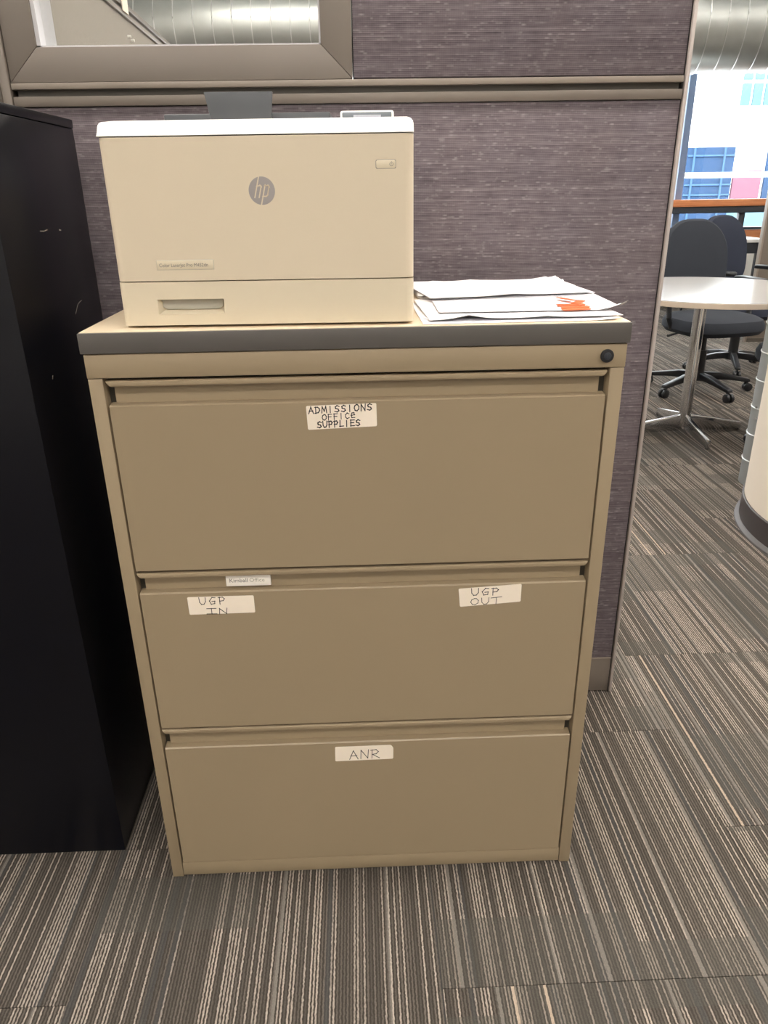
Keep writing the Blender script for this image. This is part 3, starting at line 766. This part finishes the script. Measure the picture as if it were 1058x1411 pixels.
def chair(loc, rz, label, fab, base_rot=0, arms=True):
    """faces -y in its own frame"""
    t = thing('office_chair', label, 'chair', loc, rz, 'office chairs around the table')
    s_ = MB(); b = superpad(.52, .50, .105); bmesh.ops.transform(b, matrix=Matrix.Translation((0, -.06, .430)), verts=b.verts); s_.merge(b); s_.build('seat', fab, t)
    lo = MB().prism([(-.24, .392), (-.17, .368), (.12, .368), (.17, .392)], 'x', -.19, .19, bev=.006); lo.build('seat_shell', 'chair_pl', t)
    bk = MB(); b = superpad(.46, .50, .06, arch=True, bend=.03)
    bmesh.ops.transform(b, matrix=Matrix.Translation((0, .235, .762)) @ Matrix.Rotation(R(90 - 7), 4, 'X'), verts=b.verts); bk.merge(b); bk.build('backrest', fab, t)
    MB().tube([(0, .10, .385), (0, .20, .385), (0, .268, .42), (0, .282, .52), (0, .275, .66)], [.022, .022, .024, .022, .018], seg=10).build('back_support', 'chair_pl', t)
    if arms:
        for sx in (-1, 1):
            pts = [(sx * .20, -.02, .405), (sx * .255, -.02, .415), (sx * .275, -.02, .47), (sx * .278, -.01, .60), (sx * .275, .0, .655)]
            a = MB().tube(pts, .016, seg=10).build('armrest', 'chair_pl', t)
            MB().box(sx * .275 - .035, sx * .275 + .035, -.12, .13, .655, .682, .011, seg=3).build('arm_pad', 'chair_pl', a)
    MB().cyl((0, 0, .12), (0, 0, .26), .032, seg=20).cyl((0, 0, .26), (0, 0, .370), .022, seg=20).build('gas_lift', 'chair_pl', t)
    MB().tube([(-.16, -.05, .39), (-.22, -.06, .385), (-.30, -.07, .372)], [.005, .005, .008], seg=8).build('height_lever', 'chair_pl', t)
    MB().cyl((0, 0, .072), (0, 0, .125), .048, .036, seg=24).build('hub', 'chair_pl', t)
    for k in range(5):
        a = R(base_rot + 72 * k); mm = Matrix.Rotation(a, 4, 'Z')
        lg_ = MB().prism([(.03, .080), (.03, .122), (.12, .118), (.25, .092), (.315, .080), (.322, .062), (.30, .058), (.20, .070)], 'y', -.018, .018, bev=.005, mat=mm).build('star_leg', 'chair_pl', t)
        dx, dy = math.cos(a), math.sin(a); px, py = dx * .30, dy * .30
        tx, ty = -dy, dx
        wm = MB()
        for s2 in (-1, 1):
            q = Vector((px + dx * .012, py + dy * .012, .0265))
            wm.cyl(q + Vector((tx, ty, 0)) * s2 * .006, q + Vector((tx, ty, 0)) * s2 * .024, .0265, seg=20, bev=.004)
        wm.box(-.012, .012, -.006, .006, .02, .058, .003, mat=Matrix.Translation((px, py, 0)) @ mm)
        wm.build('castor', 'chair_pl', lg_)
    return t
def face(dx, dy): return math.atan2(dx, -dy)        # turns the chair's front (-y) towards (dx, dy)
rz1 = face(.20, -1.0)
chair((2.13, 3.56, 0), rz1, 'charcoal office chair directly behind the round table, its back arched', 'chair', base_rot=210 - math.degrees(rz1))
rz2 = face(.42, -.85)
chair((2.62, 4.14, 0), rz2, 'navy office chair partly hidden behind the charcoal one, turned to the right', 'chairblue', base_rot=252 - math.degrees(rz2))
rz3 = face(-1.0, .15)
chair((2.26, 2.47, 0), rz3, 'office chair hidden behind the column, only a castor showing below the table', 'chair', base_rot=178 - math.degrees(rz3), arms=False)

# tan cabinet at the right and a desk behind the chairs
tc_ = thing('screen_panel', 'plain taupe freestanding screen beyond the round table at the right edge', 'partition', (3.86, 5.12, 0))
box('panel', -.66, .68, -.02, .02, .03, 1.78, 'rail', tc_, bev=.003)
lab(box('edge_trim', -.675, -.6605, -.024, .024, .0, 1.80, 'rail_light', tc_, bev=.002), 'pale edge trim')
box('base', -.66, .68, -.022, .022, .0, .029, 'groove', tc_, bev=0)
dk = thing('side_desk', 'small pale desk standing behind the chairs near the window', 'desk', (3.05, 6.3, 0))
box('desktop', -.65, .65, -.30, .30, .715, .745, 'desk', dk, bev=.003)
for sx in (-.6, .6):
    for sy in (-.26, .26): box('leg', sx - .02, sx + .02, sy - .02, sy + .02, 0, .7145, 'blackm', dk, bev=.002)
box('apron', -.58, .58, -.275, -.262, .62, .714, 'blackm', dk, bev=.001)
